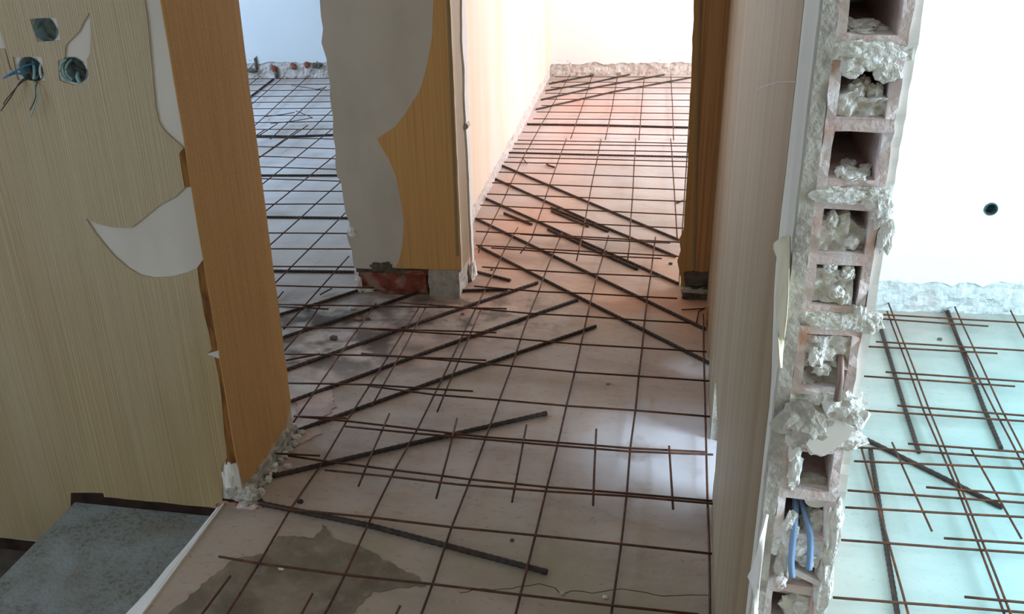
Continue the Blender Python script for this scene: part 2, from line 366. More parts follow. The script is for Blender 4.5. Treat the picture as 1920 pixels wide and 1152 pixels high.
# brown glue-stained strip along the corner, where the olive paper stops short
gl = pY([(340, 284), (350, 280), (376, 384), (377, 430), (381, 487), (371, 505), (366, 503), (380, 590), (390, 655), (404, 720), (412, 770), (422, 860), (415, 876), (450, 880), (441, 860), (434, 767), (403, 575), (384, 460), (370, 350), (356, 280)], YL)
gl = pY([(336, 284), (349, 278), (364, 346), (358, 350), (372, 400), (376, 440), (382, 487), (372, 504), (366, 506), (380, 600), (390, 660), (404, 720), (412, 770), (422, 862), (444, 866), (436, 800), (426, 730), (410, 630), (398, 550), (385, 460), (373, 384), (362, 330), (351, 276)], YL)
link('glue_strip', *skin_geo(FY(YL), [(min(a, XL), b) for a, b in pY([(333, 292), (349, 276), (354, 300), (372, 384), (384, 470), (398, 560), (412, 650), (426, 740), (438, 810), (446, 868), (424, 872), (414, 800), (405, 730), (395, 670), (388, 662), (378, 610), (366, 520), (368, 505), (381, 487), (377, 440), (372, 395), (362, 350), (340, 352), (338, 320)], YL)], [], -.001, .0004), 'glue_brown', wl)
link('torn_paper', *skin_geo(FY(YL), pY([(389, 663), (411, 657), (412, 672)], YL), [], 0, .003), 'paper_pale', wl)
# reveal of the doorway, brown woven paper, from the corner to the far edge
edge = [(2.112 + .006 * noise.noise(Vector((z * 11, 3, 0))) + .004 * noise.noise(Vector((z * 40, 3, 0))), z) for z in [CEIL - i * .05 for i in range(53)]]
rv = [(YL - .003, .13)] + [(YL - .003 + .002 * noise.noise(Vector((z * 17, 8, 0))), z) for z in [.2 + i * .1 for i in range(25)]] + [(YL - .003, CEIL)] + edge + [(2.05, .04), (1.97, .055), (1.90, .03), (1.85, .045), (1.80, .02)]
skin('wallpaper', FX(XL), ragged(rv, .05, .0008, 6), 'brown_paper', wl, .002)
# dirty plaster strip, the skirting recess's shade in its colour, and the crumbled corner foot
link('skirting_gap', *box(-1.50, XL - .015, YL - .0005, YL + .004, -.06, .012), 'grime_and_shade', wl)
link('skirting_strip', *box(-1.95, -1.50, YL - .006, YL + .004, -.222, -.192), 'grime_and_shade', wl)
foot = [((428, 905), (.014, .006, .045), 'plaster_white'), ((430, 880), (.012, .005, .03), 'plaster_white'), ((440, 925), (.02, .014, .02), 'cement'), ((462, 930), (.028, .02, .022), 'cement'), ((432, 948), (.03, .016, .012), 'clay_red'), ((470, 948), (.028, .018, .011), 'clay'), ((452, 950), (.02, .018, .01), 'clay')]
for i, (px, s, m) in enumerate(foot):
    a, b = onY(px[0], px[1], YL); link('broken_plaster', *lump((a, YL + .004, b), s, 20 + i, .45), m, wl)
link('broken_plaster', *rough_sheet(FX(XL), 1.775, 2.115, -.005, .045, 48, 9, .012, 71, 34, base=.008, back=.01, top_rag=.02), 'cement', wl)
for i in range(12):
    y = 1.80 + .028 * i; link('broken_plaster', *lump((XL + .014 + .012 * rnd.random(), y, .006), (.008 + .006 * rnd.random(), .012, .008 + .006 * rnd.random()), 40 + i, .5, 2), rnd.choice(['cement', 'mortar', 'cement', 'clay']), wl)

# electrical boxes sunk in the left wall
def back_box(i, label, cables, lining):
    (cx, cz), r = holes_w[i]
    t = empty('junction_box', (cx, YL, cz - r)); tag(t, label, 'electrical box', 'junction boxes in the olive wall')
    ring = []
    n = 20; V = []; Fc = []
    prof = [(r * .99, -.001), (r * .92, .0), (r * .88, .036), (0.0, .040)]
    for k in range(n):
        a = 2 * math.pi * k / n
        for pr_, dy in prof[:3]: V.append((cx + pr_ * math.cos(a), YL + .003 + dy, cz + pr_ * math.sin(a)))
    V.append((cx, YL + .043, cz))
    for k in range(n):
        k2 = (k + 1) % n
        for j in range(2): Fc.append((k * 3 + j, k2 * 3 + j, k2 * 3 + j + 1, k * 3 + j + 1))
        Fc.append((k * 3 + 2, k2 * 3 + 2, len(V) - 1))
    link('box_shell', V, Fc, lining, t)
    for pts, rad, m in cables:
        P = [Vector((onY(x, y, YL)[0], YL - d, onY(x, y, YL)[1])) for x, y, d in pts]
        # smooth the run of the cable
        Q = []
        for q in range(len(P) - 1):
            p0, p1, p2, p3 = P[max(q - 1, 0)], P[q], P[q + 1], P[min(q + 2, len(P) - 1)]
            for s_ in range(5):
                u = s_ / 5; Q.append(.5 * ((2 * p1) + (p2 - p0) * u + (2 * p0 - 5 * p1 + 4 * p2 - p3) * u * u + (3 * p1 - p0 - 3 * p2 + p3) * u ** 3))
        Q.append(P[-1]); link('cable', *tube(Q, rad, 6), m, t, smooth=True)
    return t
back_box(0, 'empty round socket hole, the upper one of three in the olive wall', [], 'box_plastic')
t2 = back_box(1, 'socket hole with blue and bare cables hanging out, leftmost in the olive wall', [
    ([(60, 128, -.03), (52, 122, -.005), (38, 130, .012), (18, 143, .02)], .0022, 'cable_blue'),
    ([(58, 134, -.03), (46, 138, 0), (34, 136, .01), (24, 140, .012)], .0018, 'cable_blue'),
    ([(52, 140, -.02), (42, 152, .006), (30, 178, .016), (13, 204, .02)], .0012, 'cable_dark'),
    ([(56, 142, -.02), (44, 154, .008), (24, 182, .02), (18, 192, .02)], .0011, 'cable_dark'),
    ([(66, 140, -.02), (68, 152, .006), (76, 178, .012), (74, 196, .016), (67, 215, .016)], .0013, 'cable_teal'),
    ([(68, 140, -.02), (72, 160, .008), (73, 182, .012), (64, 204, .014)], .0011, 'cable_dark'),
    ([(70, 114, -.02), (75, 128, .0), (80, 146, .004)], .0025, 'cable_white'),
    ([(48, 118, -.025), (62, 132, -.004), (66, 148, .004)], .003, 'cable_teal'),
    ([(44, 126, -.025), (56, 138, -.006), (68, 152, .004)], .003, 'cable_dark')], 'box_plastic')
back_box(2, 'socket hole with coiled teal cable below a torn white flap', [
    ([(122, 112, -.004), (115, 122, .002), (116, 138, .003), (124, 149, .002), (132, 152, -.004)], .0028, 'cable_teal'),
    ([(128, 112, -.012), (122, 124, -.004), (124, 140, -.002), (134, 150, -.004)], .0026, 'cable_teal'),
    ([(126, 122, -.02), (138, 130, -.012), (152, 138, -.016)], .0035, 'cable_dark'),
    ([(136, 138, -.02), (142, 146, -.006), (150, 156, .0)], .004, 'cable_teal')], 'box_plastic')

# ------------------------------------------------------------------ pier between the two doorways
YP, XPL, XPR, YPB = 3.08, -1.165, -.755, 3.27
wm = empty('wall_middle', (-.95, 3.17, 0)); tag(wm, 'pier between two doorways with half torn brown wallpaper', kind='structure')
core = [(XPL + .035, .115), (XPR - .004, .115), (XPR - .004, CEIL), (XPL + .02, CEIL)]
link('core', *skin_geo(FY(YPB), core, [], 0, YPB - YP - .012), 'plaster_pale', wm)
lft = [(596, -330), (600, -80), (600, 0), (600, 30), (607, 55), (602, 80), (612, 110), (617, 160), (622, 200), (627, 290), (632, 330), (641, 345), (645, 380), (650, 400), (656, 420), (652, 440), (659, 470), (664, 503)]
pl = ragged(pY(lft, YP), .03, .003, 12, closed=False)
skin('plaster', FY(YP + .012), pl + pY([(700, 505), (742, 502), (866, 507)], YP) + [(XPR, CEIL)], 'paper_pale', wm, .012)
bd = [(826, -330), (818, -60), (813, 0), (810, 67), (800, 127), (787, 170), (760, 213), (740, 238), (708, 259), (711, 268), (730, 300), (743, 333), (753, 383), (757, 415), (756, 450), (750, 482), (742, 503)]
br = pY(bd, YP) + pY([(866, 507)], YP) + [(XPR + .001, CEIL)]
skin('wallpaper', FY(YP), ragged(br, .04, .0008, 14), 'brown_paper_far', wm, .0018)
# moulded ridge on the brown paper near the reveal
rg = pY([(826, -300), (830, -300), (860, 480), (856, 480)], YP)
skin('ridge', FY(YP), rg, 'beige_paper', wm, .005)
skin('wallpaper', FX(XPR), [(YP - .001, .10), (YP - .001, CEIL), (YPB - .02, CEIL), (YPB - .03, 1.2), (YPB - .05, .7), (YPB - .035, .4), (YPB - .03, .10)], 'beige_paper', wm, .002)
# white plaster flakes on the far corner of the pier
flk = [(YPB - .03, CEIL), (YPB + .005, CEIL), (YPB + .012, .9), (YPB + .006, .62), (YPB + .012, .35), (YPB + .008, .10), (YPB + .0, .03), (YPB - .015, .08), (YPB - .028, .2), (YPB - .03, .4), (YPB - .045, .62), (YPB - .05, .66), (YPB - .04, .80), (YPB - .055, .9), (YPB - .03, 1.1)]
skin('plaster_flake', FX(XPR), ragged(flk, .04, .004, 18), 'plaster_white', wm, .008)
V = []; Fc = []
for i in range(9):
    a = math.pi * i / 8
    for yy in (YPB - .05, YPB - .012): V.append((XPR + .006 + .011 * math.sin(a), yy, .60 - .011 * math.cos(a)))
for i in range(8): Fc.append((2 * i, 2 * i + 1, 2 * i + 3, 2 * i + 2))
cur = link('curled_paper', V, Fc, 'paper_pale', wm); cur.modifiers.new('thick', 'SOLIDIFY').thickness = .0015
# base of the pier: red brick and mortar block
def brick_block(name, x0, x1, y0, y1, z0, z1, m, parent, seed, amp=.004):
    bm = bmesh.new(); bmesh.ops.create_cube(bm, size=1)
    bmesh.ops.subdivide_edges(bm, edges=bm.edges, cuts=3, use_grid_fill=True)
    V = []
    for v in bm.verts:
        p = Vector(((x0 + x1) / 2 + v.co.x * (x1 - x0), (y0 + y1) / 2 + v.co.y * (y1 - y0), (z0 + z1) / 2 + v.co.z * (z1 - z0)))
        V.append(p + Vector((noise.noise(p * 30 + Vector((seed, 0, 0))), noise.noise(p * 30 + Vector((0, seed, 0))), noise.noise(p * 30 + Vector((0, 0, seed))))) * amp)
    Fc = [tuple(v.index for v in f.verts) for f in bm.faces]; bm.free()
    return link(name, V, Fc, m, parent)
brick_block('brick', -1.145, -.885, YP + .012, YPB - .02, .006, .078, 'clay_red', wm, 3)
brick_block('brick', -.875, -.76, YP - .004, YPB - .02, .0, .105, 'cement', wm, 9, .007)
brick_block('mortar_joint', -1.15, -.88, YP + .006, YPB - .02, .078, .118, 'cement_dark', wm, 11, .008)
for i, (px, s, m) in enumerate([((708, 500), (.03, .012, .018), 'cement_dark'), ((725, 498), (.02, .012, .014), 'cement_dark'), ((780, 512), (.04, .01, .009), 'clay_red'), ((690, 545), (.02, .012, .012), 'mortar'), ((672, 535), (.012, .012, .035), 'plaster_white'), ((832, 522), (.02, .006, .012), 'clay_red'), ((660, 435), (.014, .012, .02), 'plaster_white'), ((664, 440), (.018, .01, .008), 'plaster_white'), ((750, 550), (.07, .012, .006), 'clay_red')]):
    a, b = onY(px[0], px[1], YP); link('broken_plaster', *lump((a, YP + .004, b), s, 60 + i, .5), m, wm)
link('broken_plaster', *lump((XPR + .005, YPB - .01, .035), (.012, .03, .04), 77, .5), 'plaster_white', wm)

# ------------------------------------------------------------------ far room: left wall, far wall
A, B = (-.855, 3.25), (-.982, 7.16)
LW = (Vector(B) - Vector(A)).length
ws = empty('wall_side', (-.95, 5.2, 0)); tag(ws, 'cream left wall of the far room with a chipped base', kind='structure')
link('core', *skin_geo(FLINE(A, B, 1), [(0, 0), (LW, 0), (LW, CEIL), (0, CEIL)], [], -.11, -.012), 'plaster_pale', ws)
bot = ragged([(i * LW / 40, .085 + .018 * noise.noise(Vector((i * .9, 4, 0)))) for i in range(41)], .03, .006, 31, closed=False)
skin('plaster', FLINE(A, B, 1), bot + [(LW, CEIL), (0, CEIL)], 'wall_cream', ws, .012, -.012)
link('chipped_band', *rough_sheet(FLINE(A, B, 1), 0, LW, -.01, .10, 150, 6, .010, 5, 22, base=-.008, back=.05), 'rough_band', ws)

FA, FB = (-5.2, 7.265 - .138 * 5.2), (2.6, 7.265 + .138 * 2.6)
def far_wall(name, x0, x1, label, m, zb, rag, seed, org):
    A_, B_ = (x0, 7.265 + .138 * x0), (x1, 7.265 + .138 * x1); L = (Vector(B_) - Vector(A_)).length
    o = empty(name, org); tag(o, label, kind='structure')
    fr = FLINE(A_, B_, 1)
    link('core', *skin_geo(fr, [(0, 0), (L, 0), (L, CEIL), (0, CEIL)], [], -.2, -.015), 'plaster_pale', o)
    bt = ragged([(i * L / 60, zb + rag * noise.noise(Vector((i * .9, seed, 0)))) for i in range(61)], .025, rag * .4, seed, closed=False)
    skin('plaster', fr, bt + [(L, CEIL), (0, CEIL)], m, o, .015, -.015)
    link('chipped_band', *rough_sheet(fr, 0, L, -.01, zb + .025, int(L / .02), 7, .013, seed, 20, base=-.006, back=.06, top_rag=.008), 'rough_band', o)
    return o
wf = far_wall('wall_far', -1.02, 2.6, 'white far wall of the far room with a broken cement band at its foot', 'wall_white', .092, .014, 41, (.8, 7.3, 0))
wfl = far_wall('wall_far_left', -5.2, -1.06, 'pale blue white far wall of the left room with chipped foot', 'wall_blue_white', .115, .022, 47, (-3, 6.9, 0))
for i, (px, s, m) in enumerate([((516, 128), (.02, .014, .022), 'clay_red'), ((550, 125), (.02, .014, .025), 'clay_red'), ((574, 122), (.02, .014, .022), 'clay_red'), ((592, 124), (.035, .02, .02), 'cement_dark'), ((484, 118), (.01, .01, .05), 'cement_dark'), ((475, 130), (.05, .02, .015), 'cement_dark'), ((520, 138), (.012, .01, .035), 'cement_dark')]):
    a, b = onY(px[0], px[1], 6.86); link('broken_plaster', *lump((a, 7.265 + .138 * a - .005, b), s, 90 + i, .5), m, wfl)

# ------------------------------------------------------------------ right room far wall and door post (one cross wall)
wr_far = empty('wall_far_right', (1.8, 3.25, 0)); tag(wr_far, 'brightly lit white end wall of the right room with chipped foot', kind='structure')
A_, B_ = (.226, 3.145), (3.3, 3.145 + .062 * 3.074); L = (Vector(B_) - Vector(A_)).length
fr = FLINE(A_, B_, 1)
hx, hz = onY(1858, 392, 3.195)
ha = (Vector((hx, 3.19)) - Vector(A_)).dot((Vector(B_) - Vector(A_)).normalized())
hc = circ((ha, hz), .022, 20, .1, 3)
link('core', *skin_geo(fr, [(0, 0), (L, 0), (L, CEIL), (0, CEIL)], [hc], -.14, -.014), 'plaster_pale', wr_far)
bt = ragged([(i * L / 60, .112 + .012 * noise.noise(Vector((i * .9, 51, 0)))) for i in range(61)], .02, .006, 51, closed=False)
link('plaster', *merge(skin_geo(fr, bt + [(L, .25), (0, .25)], [], -.014, 0), skin_geo(fr, [(0, .25), (L, .25), (L, CEIL), (0, CEIL)], [hc], -.014, 0)), 'wall_white', wr_far)
link('chipped_band', *rough_sheet(fr, 0, L, -.01, .13, 150, 8, .013, 53, 24, base=-.004, back=.08, top_rag=.006), 'rough_band_pale', wr_far)
pp = empty('wall_pipe', (hx, 3.20, hz - .03)); tag(pp, 'dark grey capped pipe end set in the white right room wall', 'pipe')
n3 = fr[3]; c3 = fr[0] + fr[1] * ha + Vector((0, 0, hz))
ring = []
V = []; Fc = []
for k in range(20):
    a = 2 * math.pi * k / 20; d = fr[1] * math.cos(a) + Vector((0, 0, 1)) * math.sin(a)
    for rr_, dd in ((.0215, .004), (.0175, .004), (.017, -.03)): V.append(c3 + d * rr_ + n3 * dd)
    V.append(c3 + d * .0215 - n3 * .09)
for k in range(20):
    k2 = (k + 1) % 20
    for j in range(2): Fc.append((k * 4 + j, k2 * 4 + j, k2 * 4 + j + 1, k * 4 + j + 1))
    Fc.append((k * 4, k2 * 4, k2 * 4 + 3, k * 4 + 3))
Fc.append(tuple(k * 4 + 2 for k in range(20)))
link('pipe_socket', V, Fc, 'pipe_grey', pp, smooth=False)
for k in range(3): 
    c = c3 - n3 * .022 + Vector((0, 0, -.006 + k * .006)); link('rib', *tube([c - fr[1] * .013, c + fr[1] * .013], .0018, 6), 'pipe_grey', pp)

post = empty('trim_1', (.08, 3.28, 0)); tag(post, 'brown papered door post at the end of the right wall', kind='structure')
XP0, YQ = .026, 3.20
link('post_core', *box(XP0 + .006, .20, YQ + .004, YQ + .14, .075, CEIL), 'plaster_pale', post)
skin('wallpaper', FY(YQ), ragged(pY([(1319, -300), (1313, 0), (1304, 350), (1302, 505), (1300, 520), (1345, 520)], YQ) + [(.15, .12), (.15, CEIL)], .05, .0008, 21), 'brown_paper_post', post, .004, -.004)
lj = pY([(1309, -300), (1301, 0), (1288, 345), (1282, 430), (1274, 450), (1277, 470), (1271, 490), (1277, 520), (1277, 548), (1287, 552), (1291, 512), (1302, 505), (1304, 350), (1313, 0), (1319, -300)], YQ)
skin('jamb_strip', FY(YQ), ragged(lj, .03, .002, 23), 'brown_paper', post, .014, -.012)
skin('ridge', FY(YQ), pY([(1318, -300), (1322, -300), (1302, 500), (1298, 500)], YQ), 'beige_paper', post, .004)
skin('wallpaper', FX(XP0 + .002, -1), [(YQ, .05), (YQ + .145, .05), (YQ + .145, CEIL), (YQ, CEIL)], 'beige_paper', post, .003)
brick_block('mortar_block', .045, .15, YQ - .004, YQ + .12, .045, .105, 'cement_dark', post, 17, .012)
brick_block('mortar_block', .04, .15, YQ - .02, YQ + .12, -.002, .04, 'cement_dark', post, 19, .012)
brick_block('mortar_ledge', .035, .13, YQ - .025, YQ + .05, .028, .04, 'cement', post, 23, .005)
link('yellow_foam', *lump((.135, 2.98, .03), (.012, .06, .035), 5, .4), 'glue_brown', post)

# ------------------------------------------------------------------ right wall: hollow bricks seen end-on, plaster, beige paper
XW, YE = .129, 1.02          # hall face, broken end
BX0, BX1 = .147, .217        # brick body
wr = empty('wall_right', (.18, 2.1, 0)); tag(wr, 'right partition wall of hollow bricks broken off at its near end', kind='structure')
# body of the wall behind the last bricks; a gap is knocked through at the foot
G0, G1, G2 = 1.955, 2.25, .19
prof = [(YE + .25, 0), (G0, 0), (G0 + .01, .06), (G0 - .01, .11), (G0 + .02, G2), (G1 - .05, G2 + .012), (G1 + .01, G2 - .02), (G1 - .012, .07), (G1, 0), (2.63, 0), (2.64, .035), (2.70, .04), (2.72, 0), (3.15, 0), (3.15, CEIL), (YE + .25, CEIL)]
link('core', *skin_geo(FX(BX1, 1), prof, [], -(BX1 - BX0) + .001, -.001), 'clay', wr)
fprof = [(a, b) for a, b in prof]
# coarse plaster coat on the hall side with a ragged broken end
def ragged_end(y0, seed, amp, z0=0, step=.012):
    n = int((CEIL - z0) / step)
    return [(y0 + amp * noise.noise(Vector((z0 + i * step) * 13 * Vector((1, 0, 0)) + Vector((0, seed, 0)))) + amp * .6 * noise.noise(Vector(((z0 + i * step) * 55, seed, 2))), z0 + i * step) for i in range(n, -1, -1)]
lowpts = [(G0 - .005, 0), (G0 + .004, .055), (G0 - .015, .115), (G0 + .018, G2 + .006), (G1 - .05, G2 + .016), (G1 + .006, G2 - .016), (G1 - .008, .07), (G1 + .004, 0), (2.625, 0), (2.635, .038), (2.705, .044), (2.725, 0), (3.19, 0), (3.19, CEIL)]
skin('plaster', FX(BX0, -1), ragged_end(YE - .002, 61, .008) + lowpts, 'cement', wr, BX0 - XW - .002, .0)
skin('plaster_finish', FX(XW + .002, -1), [(y + .006, z) for y, z in ragged_end(YE + .004, 63, .010)] + lowpts, 'finish_white', wr, .0015)
pz = [(YE + .145 + .012 * noise.noise(Vector((z * 2.2, 5, 0))) + .004 * noise.noise(Vector((z * 18, 5, 0))) + (.0 if z > .95 else -.10 * min(1, (.95 - z) / .12)), z) for z in [CEIL - i * .03 for i in range(90)]]
skin('wallpaper', FX(XW + .0008, -1), pz + [(YE + .05, 0)] + lowpts, 'beige_paper', wr, .0012)
skin('plaster', FX(BX1, 1), ragged_end(YE + .004, 67, .012) + lowpts[:-2] + [(3.14, 0), (3.14, CEIL)], 'plaster_white', wr, .010)
# hollow bricks, two square holes each
def hollow_brick(z0, z1, seed, holes=2, dy=0.0, L=.245, x0=BX0, x1=BX1, m='clay'):
    rr = random.Random(seed); h = z1 - z0; wl_ = .0095; web = .0145
    outer = ragged([(x0, z0), (x1, z0), (x1, z1), (x0, z1)], .012, .0012, seed)
    hh = (h - 2 * wl_ - (holes - 1) * web) / holes; hs = []
    for k in range(holes):
        b0 = z0 + wl_ + k * (hh + web)
        hs.append(ragged([(x0 + .0105, b0), (x1 - .0105, b0), (x1 - .0105, b0 + hh), (x0 + .0105, b0 + hh)], .015, .0009, seed + k + 5))
    loops = [outer] + hs
    tris = tessellate_polygon([[Vector((a, b, 0)) for a, b in Lp] for Lp in loops]); flat = [p for Lp in loops for p in Lp]; N = len(flat)
    V = [(a, YE + dy + .005 * noise.noise(Vector((a * 40, b * 40, seed))) + .003 * noise.noise(Vector((a * 130, b * 130, seed))), b) for a, b in flat] + [(a, YE + L, b) for a, b in flat]
    Fc = [tuple(t) for t in tris] + [tuple(i + N for i in t[::-1]) for t in tris]; k = 0
    for Lp in loops:
        q = len(Lp); Fc += [(k + i, k + (i + 1) % q, N + k + (i + 1) % q, N + k + i) for i in range(q)]; k += q
    return link('brick', V, Fc, m, wr)
courses = [(1.258, 1.396), (1.108, 1.245), (.960, 1.093), (.852, .943), (.640, .782), (.487, .618), (.335, .473), (.182, .32), (.03, .168)] + [(1.41 + .152 * k, 1.548 + .152 * k) for k in range(8)]
for i, (a, b) in enumerate(courses):
    hollow_brick(a, b, 100 + i, 1 if i == 3 else 2, dy=.0 if i != 5 else .008)
# mortar beds between the courses
cs = sorted(courses)
for (a0, a1), (b0, b1) in zip(cs[:-1], cs[1:]):
    V, Fc = rough_sheet(FY(YE), BX0, BX1 + .006, a1 - .002, b0 + .002, 16, max(3, int((b0 - a1) / .005)), .006, a1 * 31, 60, base=.001, back=.2)
    link('mortar_joint', V, Fc, 'mortar', wr)
# mortar and rubble lodged in the holes and smeared over the end
def wl_lump(x, y, s, m, seed, dy=0.0, rough=.4):
    a, b = onY(x, y, YE + dy); link('mortar_chunk', *lump((a, YE + dy, b), s, seed, rough, 3, 2.0), m, wr)
def plug(x0, x1, z0, z1, depth, seed, m='mortar', rag=.006, amp=.006, freq=70):
    link('mortar_plug', *rough_sheet(FY(YE), x0, x1, z0, z1, 20, 16, amp, seed, freq, base=-depth, back=.12, top_rag=rag), m, wr)
HX0, HX1 = BX0 + .0095, BX1 - .0095
plug(HX0, HX1, 1.184, 1.206, .006, 1.3, rag=.016, amp=.009); plug(HX0, HX1 - .012, 1.19, 1.215, .022, 2.3, rag=.016, amp=.009)
plug(HX0, HX1, 1.034, 1.064, .014, 3.3, rag=.018, amp=.008); plug(HX0, HX1 - .02, 1.034, 1.072, .008, 4.3, rag=.012, amp=.007)
plug(HX0, HX1 - .007, .972, 1.016, .005, 5.3, rag=.008, amp=.009)
plug(HX0, HX1, .889, .929, .005, 6.3, rag=.004, amp=.008); plug(HX0, HX1 - .006, .861, .893, .012, 7.3, 'cement', rag=.006, amp=.007)
plug(HX0, HX1, .555, .60, .02, 8.3, rag=.014, amp=.009)
ch = [(1600, 48, .010, .014, .006, .03), (1628, 46, .011, .012, .006, .04), (1650, 54, .008, .010, .004, .04), (1615, 57, .012, .012, .003, .02),
      (1605, 168, .008, .010, .009, .016), (1622, 162, .006, .008, .010, .024), (1645, 172, .005, .006, .008, .014), (1634, 170, .005, .006, .007, .016),
      (1585, 324, .010, .016, .008, .02), (1605, 328, .010, .014, .005, .012), (1622, 320, .006, .010, .007, .024), (1590, 314, .008, .012, .009, .04), (1598, 330, .012, .010, .004, .004), (1576, 326, .006, .01, .008, .01),
      (1560, 412, .006, .010, .010, .01), (1596, 452, .008, .010, .008, .010),
      (1556, 498, .008, .008, .006, .004), (1590, 508, .007, .008, .008, .004), (1568, 548, .008, .008, .008, .002),
      (1530, 668, .008, .008, .012, .0), (1540, 690, .010, .010, .008, .006)]
for i, (x, y, a, b, c, d) in enumerate(ch): wl_lump(x, y, (a, b, c), 'mortar', 200 + i, d)
# smeared mortar on the faces of the bricks
for i, (x, y, a, c) in enumerate([(1640, 110, .022, .010), (1600, 125, .012, .010), (1665, 135, .014, .010), (1640, 95, .03, .009), (1600, 92, .02, .008), (1580, 365, .03, .008), (1640, 372, .016, .012), (1655, 395, .010, .018), (1560, 372, .02, .006), (1590, 602, .03, .009), (1610, 596, .008, .016), (1630, 605, .014, .012), (1545, 600, .016, .008), (1660, 445, .008, .018), (1535, 840, .014, .010), (1490, 880, .008, .024), (1490, 850, .008, .014)]):
    wl_lump(x, y, (a, .0055, c), 'mortar', 260 + i, -.001)
# the big cement mass under the fourth course and the pale cut face in it
wl_lump(1505, 780, (.030, .022, .026), 'cement', 301, .006, .35)
wl_lump(1530, 800, (.028, .02, .022), 'cement', 302, .006, .35)
wl_lump(1575, 760, (.022, .018, .020), 'mortar', 303, .004, .45)
wl_lump(1598, 778, (.016, .016, .018), 'mortar', 304, .004, .5)
wl_lump(1590, 825, (.020, .012, .010), 'mortar', 305, .002, .5)
cut = pY([(1556, 790), (1580, 796), (1602, 806), (1592, 822), (1568, 840), (1545, 852), (1524, 850), (1512, 836), (1528, 812), (1540, 796)], YE - .016)
V, Fc = skin_geo(FY(YE - .014), cut, [], -.03, .0)
V = [Vector((v[0], v[1] + .25 * (v[2] - .80) - .1 * (v[0] - .19), v[2])) for v in V]
o, = [link('cut_mortar', V, Fc, 'plaster_white', wr)]
wl_lump(1520, 880 + 30, (.024, .010, .018), 'cement', 311, .020, .2)
wl_lump(1530, 985, (.02, .012, .024), 'mortar', 312, .018, .4)
wl_lump(1515, 1040, (.018, .012, .014), 'mortar', 313, .010, .5)
wl_lump(1500, 1130, (.022, .014, .018), 'mortar', 314, .020, .5)
wl_lump(1480, 1000, (.010, .008, .03), 'mortar', 315, .002, .4)
wl_lump(1468, 1050, (.010, .010, .028), 'cement', 316, .002, .4)
wl_lump(1462, 1090, (.008, .008, .010), 'clay', 317, -.004, .3)
wl_lump(1560, 1000, (.010, .010, .05), 'mortar', 318, .002, .4)
wl_lump(1545, 1100, (.010, .010, .05), 'mortar', 319, .004, .4)
# broken inner brick web lying askew
V, Fc = box(-.026, .026, -.02, .02, -.004, .004)
ca, cb = onY(1515, 1068, YE + .02)
Rm = Matrix.Rotation(math.radians(24), 3, 'Y')
link('brick_web', [Rm @ Vector(v) + Vector((ca, YE + .02, cb)) for v in V], Fc, 'clay', wr)
# peeling strips of paper on the hall face, standing off the wall and curling back
def peel(name, rows, m, off, seed):
    V, Fc = [], []; K = 6
    for i, (xl, xr, y) in enumerate(rows):
        a = Vector((XW - off, *onX(xl, y, XW - off))); b_ = Vector((XW - .001, *onX(xr, y, XW - .001)))
        for k in range(K):
            t = k / (K - 1); p = a.lerp(b_, t); p.x -= .5 * off * math.sin(math.pi * t); p.y += .0012 * noise.noise(Vector((i * .7, k * .5, seed))); V.append(p)
    for i in range(len(rows) - 1):
        for k in range(K - 1): Fc.append((i * K + k, i * K + k + 1, (i + 1) * K + k + 1, (i + 1) * K + k))
    o = link(name, V, Fc, m, wr, smooth=True); s_ = o.modifiers.new('thick', 'SOLIDIFY'); s_.thickness = .001
    return o
peel('peeling_paper', [(1466, 1480, 444), (1450, 1480, 456), (1449, 1480, 466), (1455, 1480, 480), (1459, 1479, 500), (1456, 1478, 530), (1454, 1477, 560), (1455, 1475, 590), (1459, 1473, 612), (1461, 1471, 640), (1462, 1468, 665), (1464, 1467, 690)], 'paper_back', .007, 1)
peel('peeling_paper', [(1437, 1440, 965), (1432, 1437, 985), (1425, 1434, 1010), (1422, 1432, 1035), (1412, 1428, 1065), (1402, 1426, 1082), (1408, 1425, 1092), (1413, 1424, 1105), (1414, 1421, 1150), (1414, 1420, 1180)], 'plaster_white', .007, 3)
link('scratch', *tube([(XW - .0008, *onX(x, y, XW)) for x, y in [(1422, 167), (1440, 160), (1460, 155), (1480, 153), (1493, 154)]], .0008, 5), 'paper_pale', wr)

